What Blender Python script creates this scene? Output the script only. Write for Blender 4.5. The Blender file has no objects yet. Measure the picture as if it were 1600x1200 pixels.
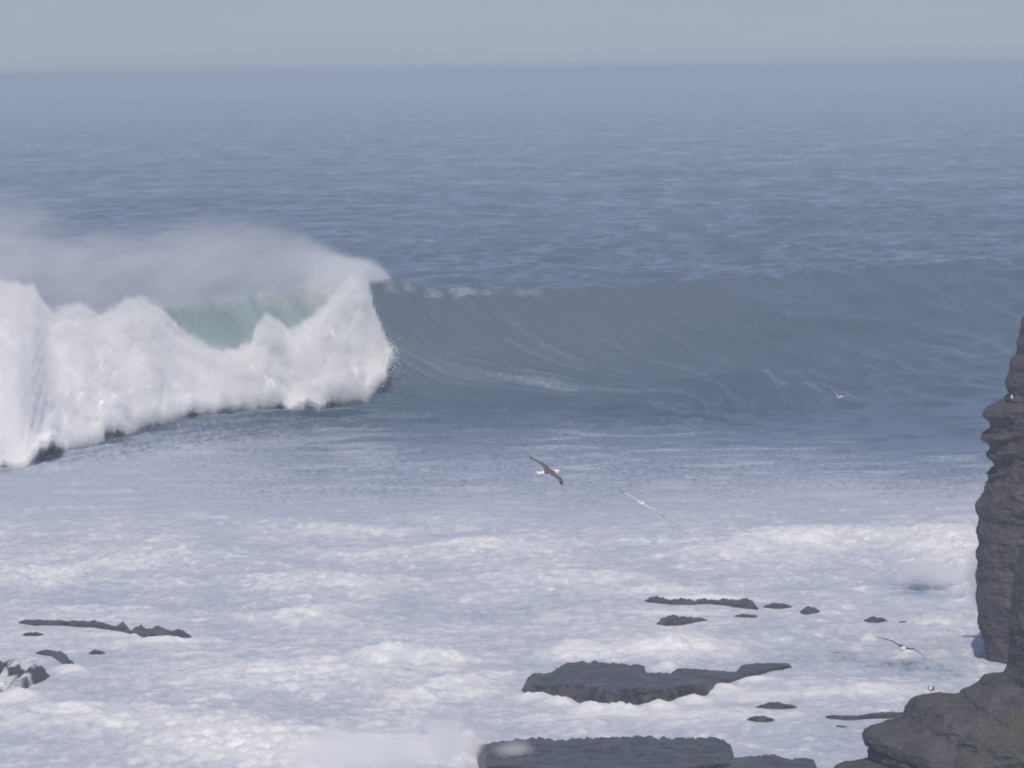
import bpy, math, random
import numpy as np
from mathutils import Vector, Matrix

rng = np.random.RandomState(7)
random.seed(7)
scene = bpy.context.scene
COL = scene.collection

# ------------------------------------------------------------------ camera
CAM_H = 24.0
FPX = 12000.0            # focal length in photograph pixels (1600 wide)
HOR = 109.0              # row of the true horizon in the middle of the frame
PITCH = math.atan((600 - HOR) / FPX)
ROLL = 0.0118
F = Vector((0, math.cos(PITCH), -math.sin(PITCH)))
U0 = Vector((0, math.sin(PITCH), math.cos(PITCH)))
R0 = Vector((1, 0, 0))
R = R0 * math.cos(ROLL) - U0 * math.sin(ROLL)
U = R0 * math.sin(ROLL) + U0 * math.cos(ROLL)
cam = bpy.data.cameras.new('camera')
cam.sensor_width = 36.0
cam.lens = 36.0 * FPX / 1600.0
cam.clip_start = 1.0
cam.clip_end = 120000.0
cam_ob = bpy.data.objects.new('camera', cam)
cam_ob.matrix_world = Matrix(((R.x, U.x, -F.x, 0), (R.y, U.y, -F.y, 0), (R.z, U.z, -F.z, CAM_H), (0, 0, 0, 1)))
COL.objects.link(cam_ob)
scene.camera = cam_ob

# ------------------------------------------------------------------ light
SUN_DIR = Vector((-0.02, -0.74, 0.62)).normalized()      # towards the sun: low, from the right and a little behind the camera
world = bpy.data.worlds.new('World')
scene.world = world
world.use_nodes = True
wn = world.node_tree.nodes
wl = world.node_tree.links
wn.clear()
sky = wn.new('ShaderNodeTexSky')
sky.sky_type = 'NISHITA'
sky.sun_disc = False
sky.sun_elevation = math.asin(SUN_DIR.z)
sky.sun_rotation = math.atan2(SUN_DIR.x, SUN_DIR.y)
sky.altitude = 0
sky.air_density = 0.6
sky.dust_density = 0.4
sky.ozone_density = 4.0
veil = wn.new('ShaderNodeMix'); veil.data_type = 'RGBA'      # thin even veil of high haze over the blue
veil.inputs[0].default_value = 0.60
veil.inputs[7].default_value = (2.3, 2.55, 3.75, 1)
bg = wn.new('ShaderNodeBackground')
bg.inputs['Strength'].default_value = 0.080
wo = wn.new('ShaderNodeOutputWorld')
cn = wn.new('ShaderNodeTexNoise'); cn.inputs['Scale'].default_value = 1.0; cn.inputs['Detail'].default_value = 3
ctc = wn.new('ShaderNodeTexCoord'); cmp_ = wn.new('ShaderNodeMapping'); cmp_.inputs['Scale'].default_value = (9, 9, 60)
wl.new(ctc.outputs['Generated'], cmp_.inputs['Vector']); wl.new(cmp_.outputs[0], cn.inputs['Vector'])
cm = wn.new('ShaderNodeMix'); cm.data_type = 'RGBA'; wl.new(cn.outputs['Fac'], cm.inputs[0])
cm.inputs[6].default_value = (2.15, 2.27, 3.45, 1); cm.inputs[7].default_value = (2.85, 2.92, 4.15, 1)
wl.new(cm.outputs[2], veil.inputs[7])
wl.new(sky.outputs[0], veil.inputs[6]); wl.new(veil.outputs[2], bg.inputs['Color'])
wl.new(bg.outputs[0], wo.inputs['Surface'])

sun = bpy.data.lights.new('sun', 'SUN')
sun.energy = 2.6
sun.angle = math.radians(0.6)
sun.color = (1.0, 0.93, 0.84)
sun_ob = bpy.data.objects.new('sun', sun)
sun_ob.rotation_euler = SUN_DIR.to_track_quat('Z', 'Y').to_euler()
COL.objects.link(sun_ob)

scene.view_settings.view_transform = 'Standard'
scene.view_settings.look = 'None'
scene.view_settings.gamma = 1.0
scene.view_settings.use_curve_mapping = False
scene.view_settings.exposure = 0.30
cy = scene.cycles
cy.max_bounces = 10
cy.diffuse_bounces = 2
cy.glossy_bounces = 2
cy.volume_bounces = 6
cy.transparent_max_bounces = 16
cy.use_denoising = True
cy.filter_width = 1.9

# ------------------------------------------------------------------ helpers
def pix_dir(x, y):
    x = np.asarray(x, float); y = np.asarray(y, float)
    a = (x - 800) / FPX; b = -(y - 600) / FPX
    return (F.x + a * R.x + b * U.x, F.y + a * R.y + b * U.y, F.z + a * R.z + b * U.z)

def at_depth(x, y, Y):
    """world point seen at photograph pixel x, y that lies Y metres ahead"""
    dx, dy, dz = pix_dir(x, y)
    t = Y / dy
    return dx * t, np.asarray(Y, float) + 0 * t, CAM_H + dz * t

def on_level(x, y, z=0.0):
    dx, dy, dz = pix_dir(x, y)
    t = (z - CAM_H) / dz
    return dx * t, dy * t

def proj(X, Y, Z):
    v = (np.asarray(X, float), np.asarray(Y, float), np.asarray(Z, float) - CAM_H)
    f = v[0] * F.x + v[1] * F.y + v[2] * F.z
    r = v[0] * R.x + v[1] * R.y + v[2] * R.z
    u = v[0] * U.x + v[1] * U.y + v[2] * U.z
    return 800 + FPX * r / f, 600 - FPX * u / f

def sstep(a, b, x):
    t = np.clip((x - a) / (b - a), 0, 1)
    return t * t * (3 - 2 * t)

_perm = rng.permutation(4096)
_gr = rng.normal(size=(4096, 3)); _gr /= np.linalg.norm(_gr, axis=1)[:, None]
_gr = _gr.astype(np.float32)

def perlin(x, y, z=None):
    x = np.asarray(x, np.float32); y = np.asarray(y, np.float32)
    z = np.zeros_like(x) if z is None else np.asarray(z, np.float32)
    xi = np.floor(x).astype(np.int64); yi = np.floor(y).astype(np.int64); zi = np.floor(z).astype(np.int64)
    xf = x - xi; yf = y - yi; zf = z - zi
    u = xf * xf * xf * (xf * (xf * 6 - 15) + 10); v = yf * yf * yf * (yf * (yf * 6 - 15) + 10); w = zf * zf * zf * (zf * (zf * 6 - 15) + 10)
    flat = bool(np.all(zf == 0)) if z.size else True
    def g(a, b, c):
        h = _perm[(_perm[(_perm[(xi + a) & 4095] + yi + b) & 4095] + zi + c) & 4095]
        G = _gr[h]
        return G[..., 0] * (xf - a) + G[..., 1] * (yf - b) + G[..., 2] * (zf - c)
    l0 = (g(0, 0, 0) * (1 - u) + g(1, 0, 0) * u) * (1 - v) + (g(0, 1, 0) * (1 - u) + g(1, 1, 0) * u) * v
    if flat:
        return l0 * 1.6
    l1 = (g(0, 0, 1) * (1 - u) + g(1, 0, 1) * u) * (1 - v) + (g(0, 1, 1) * (1 - u) + g(1, 1, 1) * u) * v
    return (l0 * (1 - w) + l1 * w) * 1.6

def fbm(x, y, z=None, octaves=4, gain=0.5, billow=False):
    s = 0; a = 1.0; t = 0
    for k in range(octaves):
        f = 2.03 ** k
        n = perlin(x * f + 17.3 * k, y * f + 5.1 * k, None if z is None else z * f + 3.7 * k)
        if billow:
            n = 1 - 2.2 * np.abs(n)
        s = s + a * n; t += a; a *= gain
    return s / t

def mesh_from(name, verts, quads, smooth=True, tris=None):
    me = bpy.data.meshes.new(name)
    verts = np.ascontiguousarray(verts, np.float32).reshape(-1, 3)
    quads = np.asarray(quads, np.int32).reshape(-1, 4) if quads is not None else np.zeros((0, 4), np.int32)
    tris = np.asarray(tris, np.int32).reshape(-1, 3) if tris is not None else np.zeros((0, 3), np.int32)
    nq, nt = len(quads), len(tris)
    me.vertices.add(len(verts)); me.vertices.foreach_set('co', verts.ravel())
    me.loops.add(nq * 4 + nt * 3)
    me.loops.foreach_set('vertex_index', np.concatenate([quads.ravel(), tris.ravel()]).astype(np.int32))
    me.polygons.add(nq + nt)
    st = np.concatenate([np.arange(nq) * 4, nq * 4 + np.arange(nt) * 3]).astype(np.int32)
    me.polygons.foreach_set('loop_start', st)
    me.polygons.foreach_set('loop_total', np.concatenate([np.full(nq, 4), np.full(nt, 3)]).astype(np.int32))
    me.polygons.foreach_set('use_smooth', np.full(nq + nt, smooth))
    me.update(calc_edges=True)
    return me

def grid_quads(nr, nc, wrap=False):
    r = np.arange(nr - 1)[:, None]; c = np.arange(nc if wrap else nc - 1)[None, :]
    c2 = (c + 1) % nc
    return np.stack([r * nc + c, r * nc + c2, (r + 1) * nc + c2, (r + 1) * nc + c], -1).reshape(-1, 4)

def attr(me, name, vals):
    a = me.attributes.new(name, 'FLOAT', 'POINT')
    a.data.foreach_set('value', np.asarray(vals, np.float32).ravel())

def link(name, me, mat=None, parent=None, **props):
    o = bpy.data.objects.new(name, me)
    COL.objects.link(o)
    if mat is not None and me is not None:
        me.materials.append(mat)
    if parent is not None:
        o.parent = parent
    for k, v in props.items():
        o[k] = v
    return o

class NT:
    def __init__(self, name):
        self.m = bpy.data.materials.new(name); self.m.use_nodes = True
        self.n = self.m.node_tree.nodes; self.l = self.m.node_tree.links
        self.n.clear(); self.out = self.n.new('ShaderNodeOutputMaterial')
    def node(self, t, **kw):
        n = self.n.new(t)
        for k, v in kw.items():
            setattr(n, k, v)
        return n
    def set(self, node, **kw):
        for k, v in kw.items():
            k = k.replace('_', ' ')
            s = node.inputs[k]
            if isinstance(v, bpy.types.NodeSocket): self.l.new(v, s)
            else: s.default_value = v
        return node
    def math(self, op, a, b=None, c=None, clamp=False):
        n = self.n.new('ShaderNodeMath'); n.operation = op; n.use_clamp = clamp
        for i, v in enumerate((a, b, c)):
            if v is None: continue
            if isinstance(v, bpy.types.NodeSocket): self.l.new(v, n.inputs[i])
            else: n.inputs[i].default_value = v
        return n.outputs[0]
    def ramp(self, fac, a, b, c=0.0, d=1.0):
        n = self.n.new('ShaderNodeMapRange'); n.clamp = True; n.interpolation_type = 'SMOOTHSTEP'
        self.l.new(fac, n.inputs[0])
        for i, v in enumerate((a, b, c, d)): n.inputs[i + 1].default_value = v
        return n.outputs[0]
    def mix(self, fac, a, b):
        n = self.n.new('ShaderNodeMix'); n.data_type = 'RGBA'
        if isinstance(fac, bpy.types.NodeSocket): self.l.new(fac, n.inputs[0])
        else: n.inputs[0].default_value = fac
        for i, v in ((6, a), (7, b)):
            if isinstance(v, bpy.types.NodeSocket): self.l.new(v, n.inputs[i])
            else: n.inputs[i].default_value = (*v, 1)
        return n.outputs[2]
    def noise(self, vec, scale, detail=3, rough=0.5, dist=0.0):
        n = self.n.new('ShaderNodeTexNoise')
        if vec is not None: self.l.new(vec, n.inputs['Vector'])
        n.inputs['Scale'].default_value = scale; n.inputs['Detail'].default_value = detail
        n.inputs['Roughness'].default_value = rough; n.inputs['Distortion'].default_value = dist
        return n.outputs['Fac']
    def mapping(self, vec, scale=(1, 1, 1), rot=(0, 0, 0)):
        n = self.n.new('ShaderNodeMapping')
        self.l.new(vec, n.inputs['Vector']); n.inputs['Scale'].default_value = scale; n.inputs['Rotation'].default_value = rot
        return n.outputs[0]
    def bump(self, height, strength, distance, normal=None):
        n = self.n.new('ShaderNodeBump'); n.inputs['Strength'].default_value = strength; n.inputs['Distance'].default_value = distance
        self.l.new(height, n.inputs['Height'])
        if normal is not None: self.l.new(normal, n.inputs['Normal'])
        return n.outputs[0]

# ------------------------------------------------------------------ haze
HAZE_FAR = 42000.0
def box_mesh(name, x0, x1, y0, y1, z0, z1):
    v = [(x, y, z) for z in (z0, z1) for y in (y0, y1) for x in (x0, x1)]
    q = [(0, 2, 3, 1), (4, 5, 7, 6), (0, 1, 5, 4), (2, 6, 7, 3), (0, 4, 6, 2), (1, 3, 7, 5)]
    return mesh_from(name, v, q, smooth=False)
h = NT('haze_air')
pv = h.node('ShaderNodeVolumePrincipled')
pv.inputs['Color'].default_value = (0.69, 0.80, 0.91, 1)
pv.inputs['Density'].default_value = 3.4e-4
pv.inputs['Anisotropy'].default_value = 0.0
h.l.new(pv.outputs[0], h.out.inputs['Volume'])
haze = link('haze', box_mesh('haze', -38000, 38000, -260, HAZE_FAR + 300, -6, 25.6), h.m, kind='stuff',
            label='pale blue sea haze hanging over the water')

# ------------------------------------------------------------------ sea surface
# rows of the sheet (distance ahead), columns (tangent of the bearing)
def rows_of():
    r = [np.linspace(90, 250, 24, endpoint=False), np.arange(250, 330, 0.30), np.arange(330, 420, 0.36), np.arange(420, 524, 0.42),
         np.arange(524, 556, 0.24), np.arange(556, 572, 0.13), np.arange(572, 600, 0.5), np.arange(600, 820, 2.2)]
    y = 820.0; rr = []
    while y < 5200:
        rr.append(y); y += 0.9 * (y / 820.0) ** 1.42
    r.append(np.array(rr))
    r.append(np.geomspace(y, HAZE_FAR, 110))
    return np.concatenate(r)
rowY = rows_of()
T1 = 1060 / FPX
fine = np.linspace(-T1, T1, 560)
side = T1 + np.geomspace(0.002, 0.8, 24)
colT = np.concatenate([-side[::-1], fine, side])
NR, NC = len(rowY), len(colT)

# crest of the big wave: photograph x, crest y, distance, face width, back width
CR = np.array([
    (-700, 640, 420, 30, 22), (-300, 560, 468, 27, 20), (0, 505, 505, 24, 18), (150, 490, 520, 22, 16), (300, 474, 536, 21, 14), (450, 458, 551, 20, 13),
    (560, 442, 562, 21, 12), (620, 437, 566, 22, 11), (700, 449, 569, 24, 11), (760, 447, 571, 26, 11), (850, 453, 574, 28, 12), (960, 449, 578, 32, 13), (1050, 441, 583, 37, 14),
    (1150, 434, 592, 50, 16), (1300, 424, 606, 68, 20), (1450, 411, 622, 88, 26), (1600, 402, 640, 104, 32), (1900, 395, 670, 110, 36), (2300, 380, 710, 110, 40)], float)
cX, cY, cZ = at_depth(CR[:, 0], CR[:, 1], CR[:, 2])
cT = cX / cY
def smooth_interp(t, xp, fp):
    m = np.zeros(len(xp)); d = np.diff(fp) / np.diff(xp)
    m[1:-1] = 0.5 * (d[1:] + d[:-1]); m[0] = d[0]; m[-1] = d[-1]
    tt = np.clip(t, xp[0], xp[-1]); i = np.clip(np.searchsorted(xp, tt) - 1, 0, len(xp) - 2)
    hh = xp[i + 1] - xp[i]; s = (tt - xp[i]) / hh
    return ((2 * s**3 - 3 * s**2 + 1) * fp[i] + (s**3 - 2 * s**2 + s) * hh * m[i] + (-2 * s**3 + 3 * s**2) * fp[i + 1] + (s**3 - s**2) * hh * m[i + 1])
crestY = smooth_interp(colT, cT, cY)
crestZ = np.clip(smooth_interp(colT, cT, cZ), 1.5, 12)
faceW = smooth_interp(colT, cT, CR[:, 3]); backW = smooth_interp(colT, cT, CR[:, 4])
edge_fade = sstep(0.18, 0.12, np.abs(colT))
crestZ = crestZ * edge_fade

w_shift = np.where(rowY < 568, sstep(300, 540, rowY), 1 - sstep(600, 1500, rowY))
YY = rowY[:, None] + (crestY[None, :] - 568.0) * w_shift[:, None]
TT = np.broadcast_to(colT[None, :], YY.shape)
XX = YY * TT
dY = np.gradient(YY, axis=0)
dX = np.abs(np.gradient(XX, axis=1))

# wind sea: sum of travelling sines, short ones dropped where the sheet is too coarse for them
ZZ = np.zeros_like(YY)
far = sstep(560, 640, YY - 0.0)
calm = 1 - 0.68 * sstep(600, 520, YY)
main = math.radians(-72)
for k in range(96):
    lam = 1.6 * (26 / 1.6) ** (k / 95.0) * rng.uniform(0.93, 1.07)
    ang = main + rng.normal() * math.radians(38)
    kx, ky = math.cos(ang) * 2 * math.pi / lam, math.sin(ang) * 2 * math.pi / lam
    amp = 0.0150 * lam ** 0.62 if lam < 7 else 0.0150 * 7 ** 0.62 * (lam / 7) ** -0.1
    ly = lam / max(abs(math.sin(ang)), 0.15); lx = lam / max(abs(math.cos(ang)), 0.05)
    wgt = np.clip((ly / dY - 2.2) / 2.5, 0, 1) * np.clip((lx / dX - 2.2) / 2.5, 0, 1)
    if lam < 4: wgt = wgt * (1 - 0.5 * sstep(700, 420, YY))
    ZZ += amp * wgt * np.sin(kx * XX + ky * YY + rng.uniform(0, 6.28))
gust = 0.75 + 0.75 * fbm(XX / 90, YY / 240, octaves=3)
ZZ *= np.clip(gust, 0.45, 1.5) * calm
for lam, amp, deg in ((95, 0.30, -84), (140, 0.45, -92), (60, 0.2, -70)):
    kx, ky = math.cos(math.radians(deg)) * 6.283 / lam, math.sin(math.radians(deg)) * 6.283 / lam
    ZZ += amp * sstep(640, 900, YY) * sstep(lam / 3, lam / 8, dY) * np.sin(kx * XX + ky * YY + rng.uniform(0, 6))

# the big wave itself
D = YY - crestY[None, :]
warp = fbm(XX / 14, YY / 30, octaves=3)
Dw = D + warp * 0.8 * sstep(30, 8, np.abs(D))
W = faceW[None, :]; B = backW[None, :]; H = crestZ[None, :]
s = np.clip(1 + np.minimum(Dw, 0) / W, 0, 1)
front = H * (0.80 * s ** 2.1 + 0.20 * s) * np.where(s > 0, 1, 0)
back = H / (1 + (np.maximum(Dw, 0) / B) ** 2)
wave = np.where(Dw < 0, front, back) * sstep(300, 120, D)
trough = -0.25 * np.exp(-((Dw + W * 1.15) / (W * 0.55)) ** 2) * edge_fade[None, :]
face = sstep(0.0, 0.8, s) * (Dw < 0) * edge_fade[None, :]
crest_fade = sstep(0, 10, np.abs(D))
ZZ = ZZ * (1 - 0.5 * face) * (0.35 + 0.65 * crest_fade) + wave + trough
# water drawn up the face: long diagonal ribs sweeping down to the right
ca, sa = math.cos(math.radians(-33)), math.sin(math.radians(-33))
aL = XX * ca + D * sa; aC = -XX * sa + D * ca
lane = sstep(-110, -40, D) * sstep(2.0, -3.0, D) * edge_fade[None, :]
right = sstep(-2, 16, XX)
qd = -D / W
cc = XX - (9 * qd + 20 * qd ** 2) + 1.2 * fbm(XX / 12, D / 12, octaves=2)
rib = fbm(cc / 7.5, qd * 1.3, octaves=2) * (0.75 + 0.25 * right) + fbm(cc / 2.6 + 5, qd * 2.4, octaves=3, gain=0.6) * 0.36 + fbm(cc / 0.9, qd * 6, octaves=2) * 0.07
rib = rib * 1.35 * (0.45 + 0.55 * sstep(-0.02, 0.25, qd)) * sstep(2.6, 1.2, qd)
ZZ += rib * lane
ridge = np.maximum(0, fbm(aL / 34 + 3.1, aC / 9 + 1.7, octaves=2)) * 2.4 * right * lane * sstep(-4, -14, D) * sstep(-75, -45, D)
ZZ += ridge
lumps = fbm(XX / 2.2, YY / 5, octaves=4, gain=0.6) * 0.42 * np.exp(-(D / 3.0) ** 2)
ZZ += lumps
# quieter long ripples on the flat in front
flat = sstep(395, 440, YY) * sstep(-12, -30, D)
ZZ += flat * (fbm(XX / 7.5, YY / 5.0, octaves=3) * 0.26 + fbm(XX / 1.6, YY / 2.2 + 4, octaves=2) * 0.045)

BOTPX = [(-60, 730), (0, 724), (30, 722), (60, 700), (100, 692), (140, 694), (180, 664), (215, 664), (250, 650), (290, 640), (330, 636), (370, 634), (410, 630), (450, 630), (490, 627), (530, 624), (570, 620), (600, 600)]
# photograph position of every vertex at water level: used to lay out where foam lies
PX, PY = proj(XX, YY, np.zeros_like(XX))
surf = sstep(452, 385, YY + 18 * fbm(XX / 11, YY / 60, octaves=3))           # broken water inshore
n1 = fbm(XX / 3.2, YY / 7.0, octaves=5, gain=0.58)
n2 = fbm(XX / 1.1 + 40, YY / 2.4, octaves=4, gain=0.6)
n3 = fbm(XX / 9 + 7, YY / 20, octaves=3)
bil = fbm(XX / 1.6 + 3, YY / 2.6, octaves=5, gain=0.55, billow=True)
n4 = fbm(XX / 0.55 + 60, YY / 1.6, octaves=3, gain=0.65)
fleck = sstep(0.16, 0.42, fbm(XX / 0.9 + 80, YY / 2.6, octaves=4, gain=0.62) + 0.35 * n1)
foam = surf * np.clip(0.66 + 0.32 * n1 + 0.22 * n2 + 0.26 * n3 + 0.24 * n4 + 0.34 * fleck, 0.52, 1.15)
lift = surf * (0.10 * n1 + 0.10 * n3 + 0.06 * bil * (0.3 + foam) + 0.05 * n4 + 0.05 * n2)
# piled-up foam: photograph x, y, half width, half depth, height (m), whiteness
PILES = [(1330, 845, 190, 16, 0.55, 0.55), (1490, 860, 60, 26, 0.6, 0.5), (1120, 870, 90, 12, 0.3, 0.3), (760, 853, 55, 8, 0.35, 0.55), (560, 832, 90, 6, 0.25, 0.5), (700, 870, 200, 14, 0.2, 0.25), (250, 880, 120, 14, 0.45, 0.25), (60, 905, 90, 14, 0.5, 0.35), (500, 915, 120, 16, 0.45, 0.3), (470, 970, 60, 10, 0.5, 0.55), (880, 905, 120, 12, 0.3, 0.3),
         (622, 1028, 40, 12, 0.55, 0.8), (585, 1036, 26, 8, 0.35, 0.6), (700, 1035, 40, 9, 0.5, 0.7), (900, 1016, 40, 8, 0.45, 0.6), (1070, 1012, 100, 12, 0.55, 0.55), (740, 1075, 60, 14, 0.45, 0.6), (640, 1095, 80, 14, 0.4, 0.4), (1290, 960, 60, 6, 0.2, 0.5), (1450, 975, 60, 12, 0.4, 0.5), (1520, 900, 30, 40, 0.5, 0.5), (450, 1060, 160, 24, 0.35, 0.35), (140, 1120, 160, 20, 0.4, 0.4), (330, 1150, 160, 24, 0.4, 0.5),
         (1000, 1120, 180, 9, 0.25, 0.6), (1180, 1085, 70, 8, 0.2, 0.5), (500, 1190, 240, 30, 0.6, 0.7), (1350, 1080, 90, 7, 0.2, 0.5), (90, 955, 90, 6, 0.2, 0.3), (250, 1010, 60, 8, 0.25, 0.5), (1040, 925, 70, 6, 0.2, 0.4)]
for (px, py, rx, ry, hh, wh) in PILES:
    g = np.exp(-np.clip(((PX - px) / rx) ** 2 + ((PY - py) / ry) ** 2, 0, 30))
    lift += g * hh * np.clip(0.45 + 0.75 * bil, 0, 1.3)
    foam += g * wh * (0.7 + 0.6 * n2)
DIPS = [(1440, 920, 55, 16, -1.1), (120, 930, 90, 12, -0.3), (1330, 1035, 130, 16, -0.45), (1440, 1050, 90, 16, -0.4), (780, 960, 160, 12, -0.3), (1350, 1165, 120, 28, -0.35), (1180, 985, 90, 8, -0.2)]
for (px, py, rx, ry, wh) in DIPS:
    foam += np.exp(-np.clip(((PX - px) / rx) ** 2 + ((PY - py) / ry) ** 2, 0, 30)) * wh * 0.5
# thin foam trails in front of the breaker and wind-torn foam behind the crest
trail = sstep(560, 470, YY) * (1 - surf) * np.clip(fbm(XX / 6 + 2, YY / 4.0, octaves=4, gain=0.6) * 1.3 - 0.02, 0, 1) * 0.34 * sstep(-1.0, -1.9, D / W)
haze_foam = sstep(572, 410, YY + 14 * n3) * sstep(-0.55, -2.6, D / W) * (1 - surf) * 0.32
leftw = sstep(-8, -26, XX) * sstep(560, 500, YY) * (1 - surf) * 0.18
foam_sheenP = fbm(cc / 1.5 + 2, qd * 1.0 + 5, octaves=5, gain=0.62) + 0.35 * fbm(cc / 0.7, qd * 7, octaves=3)
lace = np.clip(0.36 + 1.1 * foam_sheenP, 0, 1) * lane * sstep(3.2, 0.9, qd) * (0.45 + 0.55 * sstep(0.02, 0.6, qd)) * 0.25  # foam streaks along the ribs; sky reflection on flatter facets painted in with them
patchy = np.clip(0.78 + 0.6 * fbm(cc / 11 + 3, qd * 0.9, octaves=2), 0.1, 1.2)
foam = foam + trail + haze_foam + leftw + lace * patchy
caps0 = 0
for k in range(0, len(BOTPX)):
    px, py = BOTPX[k]
    g = np.exp(-np.clip(((PX - px) / 30) ** 2 + ((PY - py - 4) / 8) ** 2, 0, 30)); foam += 0.10 * g * (0.6 + n1)
caps = sstep(0.50, 0.62, fbm(XX / 3.0 + 11, YY / 5 + 3, octaves=3, gain=0.6) + 0.12 * n3) * sstep(900, 1100, YY) * sstep(4500, 2000, YY) * 0.25
foam += caps
hal = np.exp(-(np.maximum(D, 0) / 5) ** 2) * (D > -1.2) * sstep(-11, -8, XX) * sstep(6, -2, XX) * 0.28 * np.clip(0.4 + fbm(XX / 1.3, YY / 2, octaves=3), 0, 1)
foam += hal
# the water lies low and level round the bigger rocks
for (px, py, rx, ry) in ((1010, 1070, 230, 52), (960, 1190, 260, 50), (1180, 1200, 130, 30), (1100, 945, 110, 14), (1065, 970, 60, 12), (180, 985, 150, 22), (30, 1060, 80, 42), (90, 1030, 50, 20), (1230, 950, 50, 14), (1370, 1118, 90, 10), (1200, 1112, 60, 20), (1380, 970, 60, 8)):
    g = np.exp(-np.clip(((PX - px) / rx) ** 4 + ((PY - py) / ry) ** 4, 0, 30))
    lift = lift * (1 - 0.8 * g) - 0.04 * g
    ZZ = ZZ * (1 - 0.7 * g)
FRINGE = [(840, 1090, 30, 5, .22), (880, 1099, 24, 5, .3), (925, 1109, 30, 6, .3), (975, 1116, 34, 6, .34), (1030, 1106, 30, 5, .26), (1085, 1096, 28, 5, .24), (1130, 1078, 26, 5, .22), (1180, 1064, 30, 4, .2), (730, 1180, 24, 14, .6), (1100, 936, 90, 3, .16), (200, 992, 60, 4, .14), (260, 1004, 50, 4, .2),
          (30, 1092, 40, 7, .3), (110, 1046, 26, 6, .25), (1240, 1232, 60, 8, .2), (1060, 958, 60, 3, .12), (900, 1026, 60, 5, .35), (1050, 1022, 80, 6, .45), (1040, 1044, 24, 4, .5)]
for (px, py, rx, ry, hh) in FRINGE:
    g = np.exp(-np.clip(((PX - px) / rx) ** 2 + ((PY - py) / ry) ** 2, 0, 30))
    lift += g * hh * np.clip(0.5 + 0.9 * bil, 0, 1.4); foam += g * 0.6
ZZ += lift

# rocks need calm water levels where they stand (filled in below)
green = sstep(-10.0, -14.0, XX) * sstep(-30, -24, XX) * sstep(-13, -4, D) * (D < 4)  # thin lip water is greener; its backlit translucence is painted into this tint
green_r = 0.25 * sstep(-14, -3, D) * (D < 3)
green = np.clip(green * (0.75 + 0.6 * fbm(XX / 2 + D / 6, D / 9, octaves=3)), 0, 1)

verts = np.stack([XX, YY, ZZ], -1)
sea_me = mesh_from('sea', verts, grid_quads(NR, NC))
attr(sea_me, 'foam', np.clip(foam, 0, 1.3))
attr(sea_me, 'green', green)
attr(sea_me, 'face', np.clip(face * (1 - 0.7 * sstep(0, 34, XX)) + green_r, 0, 1))

m = NT('sea_water')
geo = m.node('ShaderNodeNewGeometry'); P = geo.outputs['Position']
fa = m.node('ShaderNodeAttribute', attribute_name='foam').outputs['Fac']
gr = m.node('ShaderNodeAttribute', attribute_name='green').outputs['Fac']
fc = m.node('ShaderNodeAttribute', attribute_name='face').outputs['Fac']
fine_n = m.noise(m.mapping(P, (1.0, 0.4, 1.0)), 2.6, 5, 0.68)
fine_m = m.noise(m.mapping(P, (1.0, 0.45, 1.0)), 7.0, 3, 0.6)
patch = m.noise(m.mapping(P, (0.02, 0.006, 0.02)), 1.0, 3, 0.55)
deep = m.mix(patch, (0.044, 0.082, 0.132), (0.078, 0.120, 0.170))
gustn = m.noise(m.mapping(P, (0.09, 0.012, 0.05)), 1.0, 5, 0.68)
rgh = m.ramp(gustn, 0.35, 0.65, 0.07, 0.26)
deep = m.mix(m.ramp(gustn, 0.38, 0.64), m.mix(0.32, deep, (0.022, 0.048, 0.085)), deep)
deep = m.mix(fc, deep, (0.092, 0.126, 0.160))
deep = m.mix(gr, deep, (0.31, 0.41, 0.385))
rip1 = m.noise(m.mapping(P, (1.0, 0.7, 1.0)), 0.9, 5, 0.62, 0.4)
rip2 = m.noise(m.mapping(P, (1.0, 0.8, 1.0)), 3.6, 3, 0.6)
b1 = m.bump(rip1, 0.5, 0.22)
b1 = m.bump(rip2, 0.3, 0.04, b1)
wb = m.node('ShaderNodeBsdfPrincipled')
m.set(wb, Base_Color=deep, Roughness=rgh, IOR=1.333, Normal=b1)
fm = m.math('ADD', fa, m.math('MULTIPLY', m.math('SUBTRACT', fine_n, 0.5), m.ramp(fa, 0.0, 0.45, 0.05, 0.9)))
fcol = m.mix(m.ramp(fm, 0.40, 1.15), (0.46, 0.505, 0.60), (0.82, 0.825, 0.83))
fb = m.bump(m.math('ADD', fine_n, m.math('MULTIPLY', fine_m, 0.3)), 0.45, 0.25)
fbs = m.node('ShaderNodeBsdfPrincipled')
m.set(fbs, Base_Color=fcol, Roughness=0.7, Normal=fb)
fbs.inputs['Specular IOR Level'].default_value = 0.25
mx = m.node('ShaderNodeMixShader')
m.l.new(m.ramp(fm, 0.04, 0.46), mx.inputs[0]); m.l.new(wb.outputs[0], mx.inputs[1]); m.l.new(fbs.outputs[0], mx.inputs[2])
m.l.new(mx.outputs[0], m.out.inputs['Surface'])
sea = link('sea', sea_me, m.m, kind='structure', label='grey blue ocean with a big curling wave and foam covered surf near the rocks')

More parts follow.
